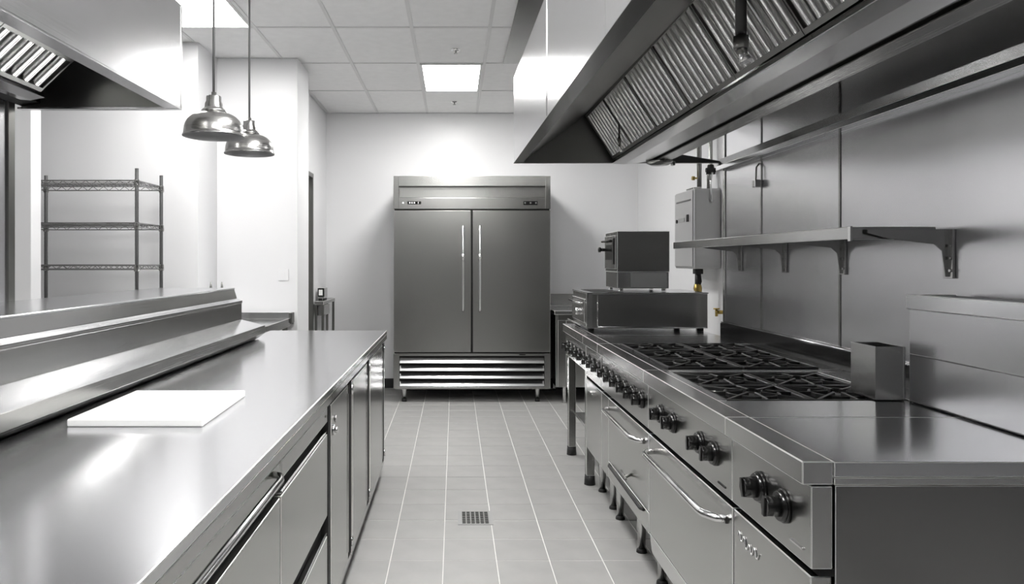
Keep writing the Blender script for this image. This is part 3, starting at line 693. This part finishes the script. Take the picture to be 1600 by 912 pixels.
# right hood
t = thing('extractor_hood', 'large stainless extractor hood above the cooking line on the right', 'extractor hood', (.9, 2.6, 1.93))
HY0, HY1 = .9, 4.36
XF, XN = .352, .405
def hl(P, ya=HY0, yb=HY1):                            # the front leans a little outwards toward the near end
    def sh(y): return (XN-XF)*(HY1-y)/(HY1-HY0)
    return MB().loft([(x+sh(ya), z) for x, z in P], ya, [(x+sh(yb), z) for x, z in P], yb)
for ya, yb in ((HY0, 1.9), (1.902, 2.978), (2.981, HY1)):
    obj('front_panel', hl([(XF, 1.936), (XF+.006, 1.936), (XF+.006, 2.43), (XF, 2.43)], ya, yb), 'hood', t)
obj('panel_seam', hl([(XF-.002, 1.94), (XF+.001, 1.94), (XF+.001, 2.43), (XF-.002, 2.43)], 2.975, 2.984), 'chrome', t)
obj('bottom_flange', hl([(XF-.001, 1.93), (XF+.054, 1.93), (XF+.054, 1.945), (XF+.050, 1.945), (XF+.050, 1.936), (XF-.001, 1.936)]), 'steel', t, .0008, 1)
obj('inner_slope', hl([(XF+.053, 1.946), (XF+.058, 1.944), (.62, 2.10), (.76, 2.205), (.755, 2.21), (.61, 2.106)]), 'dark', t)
obj('top_cover', hl([(XF, 2.4305), (1.59, 2.4305), (1.59, 2.436), (XF, 2.436)]), 'hood', t)
obj('rear_plenum', MB().prism([(1.245, 2.16), (1.59, 2.16), (1.59, 2.43), (1.245, 2.43)], HY0, HY1), 'mid', t)
obj('rear_wall', MB().prism([(1.236, 1.931), (1.244, 1.931), (1.244, 2.43), (1.236, 2.43)], HY0, HY1), 'mid', t)
obj('grease_trough', MB().prism([(.936, 1.946), (.93, 1.925), (1.0, 1.921), (1.12, 1.932), (1.15, 1.942), (1.15, 1.952), (1.1, 1.95), (.945, 1.95)], HY0, HY1-.02), 'steel', t, .002)
obj('rear_lip', MB().prism([(1.165, 1.939), (1.165, 1.932), (1.235, 1.928), (1.2355, 1.938)], HY0, HY1-.005), 'mid', t, .001)
obj('trough_gap', MB().prism([(1.15, 1.955), (1.2355, 1.94), (1.2355, 1.96), (1.15, 1.96)], HY0, HY1-.02), 'void', t)
obj('end_panel', MB().prism([(XF+.004, 1.932), (1.59, 1.932), (1.59, 1.94), (1.24, 2.0), (1.24, 2.42), (XF+.004, 2.42)], HY1-.003, HY1), 'dark', t)
obj('end_bottom_rim', MB().box(XF, 1.59, HY1-.03, HY1+.002, 1.929, 1.936), 'dark', t)
filter_bank(t, (.762, 2.2), (.925, 1.946), HY0+.1, HY1-.06, 7, 8, 1)
# fire-suppression nozzle drops
for (x, y, z, r, lb) in ((.81, 2.08, 1.93, .016, 'dark nozzle pipe hanging inside the right hood, nearer one'), (.855, 3.82, 1.935, .006, 'thin nozzle pipe at the far end inside the right hood')):
    n_ = thing('nozzle_pipe', lb, 'pipe', (x, y, z))
    obj('pipe', MB().tube([(x, y, z+.05), (x, y, 2.40)], r, 12), 'iron', n_)
    obj('coupling', MB().cyl((x, y, z+.02), (x, y, z+.055), r*1.4, r*1.4, 8), 'dark', n_)
    obj('nozzle', MB().rings([(x, y, z+.02), (x+.006, y, z+.005), (x+.012, y-.004, z-.018)], [r*1.1, r*.8, r*1.3], 10), 'chrome', n_)
t2 = thing('hood_lamp', 'small round lamp under the far rear edge of the right hood', 'lamp', (1.19, 4.25, 1.92))
obj('lamp_dish', MB().lathe([(0, -.022), (.05, -.02), (.075, -.008), (.078, 0)], (1.19, 4.27, 1.927), 24), 'mid', t2, fix=False)
obj('lamp_clip', B(1.26, 1.28, 4.26, 4.29, 1.905, 1.929), 'mid', t2, .003)

# left hood
t = thing('extractor_hood', 'smaller stainless extractor hood at the top left with baffle filters', 'extractor hood', (-1.35, 1.9, 1.935))
LY0, LY1 = .9, 2.85
LX = -1.055
obj('front_panel', MB().prism([(LX, 1.942), (LX-.006, 1.942), (LX-.006, 2.333), (LX, 2.333)], LY0, LY1), 'hood', t)
obj('corner_trim', B(LX-.008, LX+.0015, LY1-.012, LY1+.001, 1.94, 2.333), 'steel', t)
obj('bottom_flange', MB().prism([(LX+.001, 1.935), (LX-.053, 1.935), (LX-.053, 1.95), (LX-.049, 1.95), (LX-.049, 1.941), (LX+.001, 1.941)], LY0, LY1), 'hood', t, .0008, 1)
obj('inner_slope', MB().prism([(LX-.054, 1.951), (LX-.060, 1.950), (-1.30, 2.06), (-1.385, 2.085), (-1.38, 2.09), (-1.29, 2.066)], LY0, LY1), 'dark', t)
obj('top_cover', B(-1.675, LX, LY0, LY1, 2.3335, 2.339), 'hood', t)
obj('grease_trough', MB().prism([(-1.515, 1.975), (-1.508, 1.952), (-1.56, 1.942), (-1.60, 1.945), (-1.60, 1.97), (-1.53, 1.98)], LY0, LY1-.14), 'hood', t, .001)
obj('rear_void', MB().prism([(-1.60, 1.96), (-1.675, 1.95), (-1.675, 2.1), (-1.60, 2.1)], LY0, LY1), 'void', t)
obj('end_panel', MB().prism([(LX-.006, 1.937), (-1.675, 1.937), (-1.675, 2.33), (LX-.006, 2.33)], LY1-.004, LY1), 'dark', t)
obj('end_bottom_rim', B(-1.675, LX, LY1-.03, LY1+.002, 1.934, 1.9405), 'hood', t)
filter_bank(t, (-1.385, 2.085), (-1.51, 1.968), LY0+.1, LY1-.16, 4, 6, -1)

# ---------------------------------------------------------------- floor drain
t = thing('floor_drain', 'square perforated metal floor drain in the tiled aisle', 'drain', (.105, 3.875, 0))
dx0, dx1, dy0, dy1 = .018, .20, 3.77, 3.975
f = MB().box(dx0, dx1, dy0, dy0+.012, 0, .003).box(dx0, dx1, dy1-.012, dy1, 0, .003).box(dx0, dx0+.02, dy0+.012, dy1-.012, 0, .003).box(dx1-.02, dx1, dy0+.012, dy1-.012, 0, .003)
obj('frame', f, 'grey', t)
obj('sump', B(dx0+.02, dx1-.02, dy0+.012, dy1-.012, .0004, .0008), 'void', t)
g = MB(); n = 6
ax, bx, ay, by = dx0+.02, dx1-.02, dy0+.012, dy1-.012
for k in range(n+1):
    x = ax+(bx-ax)*k/n; g.box(x-.0035, x+.0035, ay, by, .001, .0028)
for k in range(n+2):
    y = ay+(by-ay)*k/(n+1); g.box(ax, bx, y-.0035, y+.0035, .001, .0027)
obj('grating', g, 'wire', t)
# light switch plate on the pillar
t = thing('wall_switch', 'faint white switch plate on the pillar above the back table', 'switch', (-1.33, 5.725, 1.24))
obj('plate', B(-1.37, -1.29, 5.722, 5.73, 1.20, 1.29), 'wall', t, .002)
obj('rocker', B(-1.345, -1.315, 5.719, 5.722, 1.225, 1.265), 'wall', t, .001)
